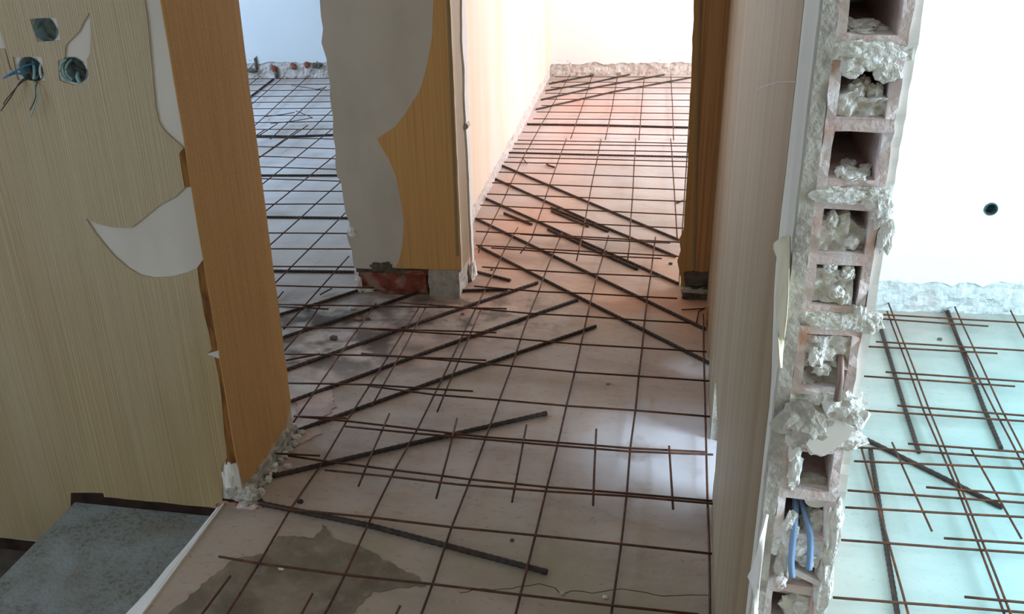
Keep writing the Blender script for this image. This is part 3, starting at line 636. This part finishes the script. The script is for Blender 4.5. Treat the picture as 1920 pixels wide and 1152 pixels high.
# steel rod stuck in the fourth brick, blue conduits and a plastic stub in the fifth
rod = tag(link('steel_rod', *tube([Vector((onY(1576, 655, YE)[0], YE + .05, onY(1576, 655, YE)[1])), Vector((onY(1578, 672, YE)[0], YE + .004, onY(1578, 672, YE)[1])), Vector((onY(1574, 705, YE)[0], YE - .008, onY(1574, 705, YE)[1])), Vector((onY(1567, 742, YE)[0], YE - .012, onY(1567, 742, YE)[1]))], .0042, 8), 'rod_steel', smooth=True), 'rusty steel rod poking out of a mortar filled brick hole in the broken wall', 'rod')
def strap(px, label, wd=.0042):
    P = [Vector((onY(x, y, YE)[0], YE - d, onY(x, y, YE)[1])) for x, y, d in px]; Q = []
    for q in range(len(P) - 1):
        p0, p1, p2, p3 = P[max(q - 1, 0)], P[q], P[q + 1], P[min(q + 2, len(P) - 1)]
        for s_ in range(5):
            u = s_ / 5; Q.append(.5 * ((2 * p1) + (p2 - p0) * u + (2 * p0 - 5 * p1 + 4 * p2 - p3) * u * u + (3 * p1 - p0 - 3 * p2 + p3) * u ** 3))
    Q.append(P[-1]); V, Fc = [], []
    for p in Q: V += [p + Vector((-wd, 0, 0)), p + Vector((0, -wd * .4, 0)), p + Vector((wd, 0, 0)), p + Vector((0, wd * .4, 0))]
    for i in range(len(Q) - 1):
        for k in range(4): Fc.append((i * 4 + k, i * 4 + (k + 1) % 4, i * 4 + 4 + (k + 1) % 4, i * 4 + 4 + k))
    Fc += [(0, 1, 2, 3), tuple(len(V) - 4 + k for k in range(4))]
    return tag(link('conduit', V, Fc, 'conduit_blue', smooth=True), label, 'conduit', 'blue conduits in the broken wall')
strap([(1496, 952, -.035), (1493, 965, -.01), (1488, 990, .006), (1484, 1020, .010), (1482, 1045, .012), (1484, 1072, .012)], 'longer left one of two blue flattened conduits hanging in the broken brick wall')
strap([(1503, 952, -.035), (1510, 970, -.008), (1518, 995, .004), (1518, 1025, .008), (1515, 1060, .010)], 'shorter right one of two blue flattened conduits hanging in the broken brick wall')
pa, pb = onY(1533, 945, YE)
V, Fc = tube([(pa, YE + .035, pb + .006), (pa, YE + .008, pb)], .015, 16)
tag(link('plastic_stub', V, Fc, 'pvc_white', smooth=False), 'white plastic pipe stub inside a brick hole above the blue conduits', 'pipe stub')

# ------------------------------------------------------------------ steel mesh sheets on the floor
ZA, ZB, RW = .0166, .0224, .0029      # wires along the hall below, cross wires on top
def stretch(pts, e0, e1, room):
    """carry a bar on past the point where the photo loses it, but not out of its room (x0, x1, y0, y1)"""
    pts = list(pts)
    for end, e in ((0, e0), (-1, e1)):
        a, b = (pts[0], pts[1]) if end == 0 else (pts[-1], pts[-2])
        d = (a - b).normalized(); n = 0
        while n < e and (room is None or (room[0] < a.x + d.x * (n + .05) < room[1] and room[2] < a.y + d.y * (n + .05) < room[3])): n += .05
        if n > 0: pts[0 if end == 0 else -1] = a + d * n
    return pts
def wire_mesh(name, label, longs, lats, zl=ZA, zc=ZB, r=RW, room=None, el=(0, 0), ec=(0, 0), more=None, keep=None):
    P0 = [onfloor(*p, 0) for s in longs + lats for p in s]
    c = sum(P0, Vector()) / len(P0); c.z = 0
    t = empty(name, c); tag(t, label, 'steel mesh', 'welded mesh sheets on the floor')
    def wire(pts):
        Q = []
        for a, b in zip(pts[:-1], pts[1:]):
            m_ = max(1, int((b - a).length / .12))
            for j in range(m_):
                p = a + (b - a) * (j / m_); Q.append(p + Vector((noise.noise(p * 3.1), noise.noise(p * 3.7 + Vector((4, 4, 0))), .3 * noise.noise(p * 5))) * .0022)
        Q.append(pts[-1]); link('wire', *tube(Q, r, 6), 'wire_rust', t, smooth=True)
    for s in longs:
        pts = [onfloor(x, y, zl) for x, y in s]
        wire(stretch(pts, el[0], el[1], room))
    for s in lats:
        pts = [onfloor(x, y, zc) for x, y in s]
        free = keep is not None and s[-1][0] < keep
        wire(stretch(pts, ec[0], 0 if free else ec[1], room))
    if more:                       # further wires of the same sheet beyond the part the photo shows
        idx, n, dx, dy = more
        base = [onfloor(x, y, zl) for x, y in longs[idx]]
        base = stretch(base, el[0], el[1], room)
        for k in range(1, n + 1): wire([p + Vector((dx * k, dy * k, 0)) for p in base])
    return t
hall = wire_mesh('mesh_sheet', 'rusty square mesh sheet covering the hall floor in the foreground', [
    [(404, 1190), (427, 1151), (485, 1058), (545, 956), (607, 865), (650, 790), (692, 725), (746, 640), (787, 575)],
    [(586, 1190), (615, 1141), (646, 1079), (697, 971), (740, 882), (782, 805), (815, 740), (845, 678), (862, 640), (900, 562), (910, 542), (931, 502), (947, 466), (971, 427)],
    [(778, 1190), (790, 1151), (810, 1096), (846, 990), (881, 900), (911, 820), (937, 750), (960, 687), (976, 636), (992, 591), (1010, 547), (1024, 509), (1039, 472), (1054, 437)],
    [(958, 1190), (976, 1116), (1004, 1004), (1025, 915), (1046, 830), (1062, 761), (1077, 699), (1089, 646), (1101, 594), (1111, 551), (1121, 514), (1131, 480), (1141, 442)],
    [(1143, 1190), (1149, 1136), (1164, 1021), (1175, 926), (1182, 842), (1191, 770), (1197, 706), (1204, 654), (1209, 601), (1214, 557), (1220, 517), (1224, 481), (1229, 445)],
    [(1331, 1190), (1329, 1038), (1327, 939), (1325, 852), (1322, 781), (1321, 714), (1320, 659), (1319, 590)]],
    [[(410, 1044), (485, 1057), (646, 1078), (810, 1096), (976, 1116), (1149, 1136), (1310, 1153)],
     [(487, 943), (545, 956), (697, 971), (846, 989), (1004, 1004), (1164, 1021), (1335, 1039)],
     [(540, 855), (607, 865), (740, 882), (881, 899), (1025, 914), (1175, 926), (1336, 940)],
     [(560, 782), (650, 790), (782, 805), (911, 820), (1046, 830), (1182, 841), (1322, 848)],
     [(690, 724), (815, 740), (937, 750), (1062, 761), (1191, 770), (1335, 782)],
     [(677, 663), (845, 677), (960, 687), (1077, 698), (1197, 706), (1332, 715)],
     [(675, 616), (862, 628), (976, 636), (1089, 646), (1204, 653), (1325, 660)],
     [(745, 567), (880, 578), (992, 588), (1101, 594), (1209, 601), (1296, 606)],
     [(889, 537), (1010, 547), (1111, 551), (1270, 560)],
     [(904, 501), (1024, 509), (1121, 514), (1240, 519)],
     [(921, 465), (1039, 473), (1131, 480), (1241, 485)],
     [(975, 439), (1120, 450), (1257, 456)]])
wire_mesh('mesh_sheet', 'narrow mesh strip with short half pitch stubs lapped over the hall mesh', [
    [(730, 776), (700, 845), (672, 912)], [(857, 785), (838, 858), (818, 935)], [(987, 797), (972, 875), (960, 942)], [(1118, 805), (1114, 880), (1112, 948)], [(1255, 837), (1259, 895), (1262, 955)],
    [(379, 1152), (432, 1081)], [(555, 1170), (586, 1114)], [(734, 1170), (750, 1137)]],
    [[(610, 882), (740, 895), (860, 909), (1025, 922), (1175, 931), (1337, 945)], [(647, 800), (782, 813), (905, 824), (1046, 836), (1182, 847), (1337, 853)]], zl=.0286, zc=.0344)
wire_mesh('mesh_sheet', 'mesh sheet reaching from the left doorway into the hall before the pier', [
    [(697, 762), (765, 640), (805, 564)], [(550, 792), (600, 720), (655, 640), (705, 570)], [(530, 662), (572, 614), (602, 571)], [(820, 772), (876, 640), (902, 580)], [(532, 617), (590, 552), (654, 481)]],
    [[(520, 571), (700, 574), (950, 579)], [(525, 613), (700, 617), (931, 624)], [(532, 664), (700, 667), (912, 676)], [(540, 719), (700, 722), (887, 734)], [(550, 781), (650, 785)], [(517, 851), (600, 855)], [(522, 575), (616, 580)]], zl=.0286, zc=.0344)
wire_mesh('mesh_sheet', 'mesh sheet in the near half of the far room beyond the post', [
    [(1000, 262), (980, 297), (945, 372), (903, 457), (897, 474)], [(1062, 260), (1040, 320), (997, 447), (976, 475)], [(1127, 262), (1108, 355), (1087, 463), (1081, 489)], [(1192, 260), (1187, 355), (1180, 463), (1176, 492)], [(1258, 260), (1264, 355), (1270, 450)]],
    [[(964, 270), (1286, 274)], [(962, 279), (1285, 285)], [(953, 295), (1284, 303)], [(945, 304), (1284, 313)], [(935, 323), (1282, 334)], [(923, 343), (1282, 356)], [(913, 364), (1280, 378)], [(900, 385), (1280, 403)], [(893, 410), (1277, 428)], [(892, 434), (1270, 454)], [(892, 460), (1270, 481)]], zl=.0286, zc=.0344, room=(-.9, 2.5, 3.4, 7.1), ec=(0, 1.7), more=(4, 8, .2, .02))
wire_mesh('mesh_sheet', 'farthest mesh sheet lying before the white far wall of the far room', [
    [(1069, 140), (1040, 190), (994, 271)], [(1112, 137), (1095, 190), (1070, 260)], [(1158, 140), (1148, 200), (1135, 262)], [(1208, 142), (1203, 200), (1198, 263)], [(1258, 142), (1261, 200), (1263, 263)]],
    [[(1041, 144), (1292, 145)], [(1035, 154), (1292, 155)], [(1032, 164), (1292, 165)], [(1022, 175), (1292, 176)], [(1015, 186), (1290, 188)], [(1015, 198), (1290, 200)], [(1006, 210), (1289, 213)], [(1000, 223), (1288, 225)], [(979, 248), (1287, 254)], [(971, 263), (1286, 269)]], room=(-.9, 2.5, 3.4, 7.1), ec=(0, 1.7), more=(4, 8, .2, .02))
wire_mesh('mesh_sheet', 'mesh sheet in the left room nearest its doorway', [
    [(520, 232), (477, 260)], [(577, 235), (483, 298)], [(623, 242), (490, 347)], [(630, 290), (497, 397)], [(640, 340), (505, 461)], [(647, 400), (513, 534)]],
    [[(480, 258), (628, 261)], [(480, 275), (628, 279)], [(483, 293), (635, 298)], [(487, 313), (637, 318)], [(488, 335), (640, 340)], [(490, 358), (640, 359)], [(493, 383), (643, 383)], [(504, 437), (652, 438)], [(506, 467), (656, 467)], [(509, 500), (660, 501)], [(514, 536), (651, 539)]], zl=.0286, zc=.0344, room=(-5.0, -1.04, 2.2, 6.9), ec=(1.5, .9), more=(2, 5, -.2, -.03))
wire_mesh('mesh_sheet', 'mesh sheet at the back of the left room under the pale blue wall', [
    [(489, 142), (463, 163)], [(538, 139), (469, 198)], [(583, 139), (475, 238)], [(612, 162), (507, 261)], [(622, 207), (569, 257)]],
    [[(462, 148), (613, 147)], [(462, 159), (615, 158)], [(463, 170), (615, 169)], [(467, 181), (617, 180)], [(470, 192), (617, 191)], [(470, 204), (620, 203)], [(472, 217), (622, 216)], [(475, 230), (623, 228)], [(475, 243), (625, 242)]], room=(-5.0, -1.04, 2.2, 6.9), ec=(1.3, 1.4), more=(4, 5, .2, .03))
wire_mesh('mesh_sheet', 'mesh sheet in the right room reaching the foot of the broken brick wall', [
    [(1663, 584), (1732, 771), (1797, 921), (1890, 1170)], [(1772, 584), (1863, 767), (1918, 871), (1990, 1030)], [(1608, 816), (1640, 925), (1708, 1170)], [(1895, 583), (1945, 680), (2060, 900)]],
    [[(1637, 597), (1853, 612)], [(1628, 650), (1870, 663)], [(1620, 706), (1903, 725)], [(1620, 770), (1960, 793)], [(1603, 839), (1960, 864)], [(1590, 920), (1960, 946)], [(1577, 1013), (1960, 1040)], [(1562, 1121), (1960, 1152)]], room=(.25, 3.2, -1.5, 3.1), el=(0, .5), ec=(0, 1.3), keep=1910, more=(3, 5, .2, .01))
wire_mesh('mesh_sheet', 'second mesh sheet lapped slightly offset over the first in the right room', [
    [(1665, 567), (1742, 768), (1810, 935), (1900, 1165)], [(1790, 576), (1877, 767), (1920, 850), (1985, 990)], [(1673, 831), (1747, 996)], [(1822, 845), (1915, 1010)]],
    [[(1637, 589), (1960, 608)], [(1642, 641), (1960, 660)], [(1660, 698), (1960, 719)], [(1683, 761), (1960, 783)], [(1703, 833), (1960, 851)], [(1602, 865), (1960, 881)], [(1737, 914), (1960, 931)], [(1585, 952), (1960, 972)], [(1770, 1009), (1960, 1022)], [(1808, 1120), (1960, 1134)]], zl=.0286, zc=.0344, room=(.25, 3.2, -1.5, 3.1), ec=(0, 1.2), keep=1910)

# ------------------------------------------------------------------ thick reinforcing bars
def rebar(px, label, r=.0058, z=None, group='reinforcing bars on the floor', ext=(0, 0), room=None, ribs=True):
    z = r + .0005 if z is None else z
    pts = stretch([onfloor(x, y, z) for x, y in px], ext[0], ext[1], room); Q = []; rad = []
    for a, b in zip(pts[:-1], pts[1:]):
        m_ = max(2, int((b - a).length / (.009 if ribs else .06)))
        for j in range(m_): Q.append(a + (b - a) * (j / m_)); rad.append(r * (1.08 if j % 2 else .92) if ribs else r)
    Q.append(pts[-1]); rad.append(r)
    return tag(link('rebar', *tube(Q, rad, 8), 'rebar_dark'), label, 'rebar', group)
rebar([(545, 812), (830, 710), (1117, 612)], 'long bar slanting from the left reveal to mid hall, third from the pier')
rebar([(542, 754), (815, 655), (1083, 562)], 'long ribbed bar slanting from the left doorway, second of four from the pier', ext=(.3, 0))
rebar([(536, 694), (780, 607), (1008, 530)], 'long ribbed bar slanting from the left doorway just in front of the pier base', ext=(.4, 0))
rebar([(527, 634), (670, 588), (792, 545)], 'ribbed bar ending against the red brick at the pier foot', ext=(.5, 0))
rebar([(522, 591), (600, 568), (670, 545)], 'short ribbed bar ending at the left corner of the pier foot', ext=(.5, 0))
rebar([(512, 893), (760, 835), (1025, 775)], 'ribbed bar with a blob on its left end crossing the hall mesh at mid height', .0064)
rebar([(487, 944), (690, 985), (1026, 1073)], 'nearest thick bar slanting down to the right from the stone step corner', .0066)
rebar([(897, 462), (1120, 575), (1332, 682)], 'longest bar slanting from the pier corner down to the right wall base')
rebar([(892, 410), (1110, 515), (1322, 617)], 'long bar slanting from the far room wall to the foot of the door post')
rebar([(910, 372), (1090, 452), (1272, 532)], 'bar slanting under a lapped second bar towards the door post')
rebar([(1027, 430), (1110, 467), (1195, 505)], 'lapped bar lying along the middle of the slanting bar near the door post')
rebar([(927, 335), (1100, 412), (1267, 481)], 'slanting bar in the far room carrying two short lapped bars')
rebar([(1033, 390), (1085, 411), (1140, 434)], 'short lapped bar on the upper slanting bars of the far room')
rebar([(1034, 396), (1103, 425)], 'shortest lapped bar beside another on the far room slanting bars', .005)
rebar([(940, 310), (1100, 378), (1273, 450)], 'uppermost of the bars slanting down to the right in the far room')
rebar([(945, 400), (997, 421)], 'short stub of bar lying near the cream wall base')
rebar([(1030, 157), (1075, 148), (1113, 141)], 'shortest farthest slanting bar in the far room corner')
rebar([(1023, 170), (1110, 155), (1184, 139)], 'second farthest slanting bar under the far white wall')
rebar([(1015, 187), (1120, 163), (1246, 140)], 'third slanting bar from the far white wall')
rebar([(1005, 205), (1150, 172), (1292, 146)], 'fourth slanting bar from the far wall, leaving the cream wall lowest', ext=(0, .1))
rebar([(988, 233), (1130, 235), (1287, 239)], 'straight cross bar across the far room, the thick one nearer the far wall', .0065, ext=(0, 1.6), room=(-.9, 2.5, 3.4, 7.1))
rebar([(953, 286), (1100, 290), (1284, 294)], 'thin straight cross bar across the middle of the far room', .0045, ext=(0, 1.6), room=(-.9, 2.5, 3.4, 7.1))
rebar([(882, 507), (957, 526)], 'short bar poking out behind the pier into the far doorway')
rebar([(865, 545), (952, 543)], 'short bar poking out from the right foot of the pier')
rebar([(475, 255), (550, 256), (627, 253)], 'farthest thick cross bar in the left room', .0065, ext=(1.3, 1.3), room=(-5.0, -1.04, 2.2, 6.9))
rebar([(488, 329), (637, 329)], 'middle thick cross bar in the left room', .0058, ext=(1.3, 1.3), room=(-5.0, -1.04, 2.2, 6.9))
rebar([(500, 407), (655, 409)], 'third thick cross bar in the left room counted from its far wall', .0058, ext=(1.3, 1.3), room=(-5.0, -1.04, 2.2, 6.9))
rebar([(510, 508), (664, 510)], 'nearest thick cross bar in the left room, meeting the pier edge', .0058, ext=(1.2, 0), room=(-5.0, -1.04, 2.2, 6.9))
rebar([(513, 148), (465, 185)], 'slanting bar in the far left corner of the left room', .0065)
rebar([(1647, 601), (1697, 767), (1723, 848)], 'thick bar under the mesh in the right room nearest the brick wall, far half', .006)
rebar([(1777, 584), (1843, 761), (1877, 841)], 'thick bar under the mesh in the right room below the wall pipe', .006)
rebar([(1632, 842), (1650, 955), (1685, 1165)], 'thick bar running to the bottom edge in the right room', .006, ext=(0, .5))
rebar([(1608, 816), (1740, 882), (1880, 952)], 'thick bar lying diagonally across the right room mesh', .0062, z=.0066)
# blobs of rust and mortar where two bars were stopped against the reveal
# bits of loose wire
def bit(px, label, r=.0026, z=.006):
    pts = [onfloor(x, y, z + .004 * (i % 2)) for i, (x, y) in enumerate(px)]
    return tag(link('wire_offcut', *tube(pts, r, 6), 'wire_rust', smooth=True), label, 'wire offcut', 'loose wire offcuts')
bit([(497, 219), (535, 214), (552, 211)], 'loose wire offcut on the left room floor, upper of two parallel ones', z=.026)
bit([(507, 232), (545, 228), (586, 221), (555, 208)], 'bent loose wire offcut on the left room floor', z=.026)
bit([(547, 160), (585, 166), (613, 170)], 'loose wire offcut far back in the left room', z=.026)
bit([(592, 168), (611, 164)], 'tiny wire offcut far back by the pier edge in the left room', z=.026)
bit([(1278, 581), (1320, 579)], 'wire offcut lying before the crumbled foot of the door post')
bit([(1306, 606), (1310, 585), (1322, 578)], 'bent wire offcut at the crumbled foot of the door post')
bit([(518, 563), (531, 547)], 'wire offcut just inside the left doorway')
bit([(600, 553), (622, 541)], 'dark wire offcut lying left of the pier foot')
bit([(1025, 308), (1030, 311), (1040, 314)], 'short curved dark offcut on the far room floor', .005)
bit([(1268, 381), (1281, 376)], 'dark offcut half hidden by the door post', .004)
bit([(980, 297), (988, 307)], 'bent hook of wire near the cream wall')
bit([(536, 676), (600, 664)], 'rusty offcut under the first slanting bars at the left reveal', .0035)

# ------------------------------------------------------------------ crumbs of mortar on the floor
def crumb(px, s, m, label, seed):
    p = onfloor(px[0], px[1]); return tag(link('mortar_crumb', *lump((p.x, p.y, s * .45), (s, s * .8, s * .55), seed, .4, 2), m), label, 'rubble', 'crumbs of rubble on the floor')
for i, (px, s, m, lb) in enumerate([
    ((528, 1069), .006, 'plaster_white', 'white plaster crumb on the dark screed patch in the foreground'),
    ((540, 877), .010, 'mortar', 'pale mortar crumb beside the blobbed bar end at the left'),
    ((563, 943), .008, 'rebar_dark', 'dark lump on the wire crossing near the stone step'),
    ((485, 944), .012, 'rebar_dark', 'dark lump at the left end of the nearest thick bar'),
    ((515, 894), .013, 'rebar_dark', 'dark lump at the left end of the mid hall bar'),
    ((868, 590), .006, 'clay_red', 'reddish crumb on the hall floor right of the pier'),
    ((1257, 496), .008, 'cement_dark', 'dark crumb on the floor left of the door post'),
    ((922, 507), .006, 'cement_dark', 'dark crumb behind the short bar at the pier'),
    ((1140, 720), .007, 'cement', 'grey crumb in the middle of the hall mesh'),
    ((690, 600), .010, 'cement_dark', 'dark crumb in front of the red brick of the pier'),
    ((626, 637), .014, 'cement_dark', 'larger dark crumb between the slanting bars'),
    ((660, 580), .012, 'mortar', 'pale crumb left of the pier in the left doorway'),
    ((672, 601), .012, 'clay_red', 'brick crumb beside the wires before the pier'),
    ((575, 583), .007, 'conduit_blue', 'small blue plastic scrap on the floor of the left doorway'),
    ((1054, 1115), .006, 'cement', 'small crumb in the floor crack at the bottom'),
    ((1135, 1122), .006, 'mortar', 'pale crumb on the bottom mesh wire'),
    ((960, 1015), .005, 'cement_dark', 'dark speck of rubble above the nearest bar end'),
    ((1762, 638), .008, 'cement_dark', 'dark splinter on the pale right room floor')]):
    crumb(px, s, m, lb, 400 + i)

# ------------------------------------------------------------------ outer shell with the window openings
def window_wall(name, x, dirx, y0, y1, win, wn, z0=0.0):
    _, yc, zc, ww, hh = win
    a0, a1, b0, b1 = yc - ww / 2, yc + ww / 2, zc - hh / 2, zc + hh / 2
    x0, x1 = (x, x + .2) if dirx > 0 else (x - .2, x)
    o = tag(link(name, *merge(box(x0, x1, y0, a0, z0, CEIL), box(x0, x1, a1, y1, z0, CEIL), box(x0, x1, a0, a1, z0, b0), box(x0, x1, a0, a1, b1, CEIL)), 'wall_white'), kind='structure')
    f = empty(wn, (x, yc, b0)); tag(f, kind='structure')
    xm = (x0 + x1) / 2
    xa, xb = (x - .03, x + .03)
    for bx_ in (box(xa, xb, a0, a0 + .06, b0, b1), box(xa, xb, a1 - .06, a1, b0, b1), box(xa, xb, a0 + .06, a1 - .06, b0, b0 + .06), box(xa, xb, a0 + .06, a1 - .06, b1 - .06, b1)): link('window_frame', *bx_, 'frame_paint', f)
    return o
window_wall('wall_right_outer', 3.30, 1, -2.2, 3.5, WIN_R, 'window_1')
window_wall('wall_far_outer', 2.60, 1, 3.42, 7.9, WIN_F, 'window_2')
window_wall('wall_left_outer', -5.20, -1, 1.9, 7.4, WIN_L, 'window_3')
window_wall('wall_stair_outer', -3.60, -1, -2.2, 1.78, WIN_S, 'window_4', -.6)
tag(link('wall_back', *box(-3.8, 3.5, -2.4, -2.2, -.6, CEIL), 'olive_paper'), kind='structure')
tag(link('wall_left_room', *box(-5.2, -3.6, 1.9, 2.1, 0, CEIL), 'wall_white'), kind='structure')
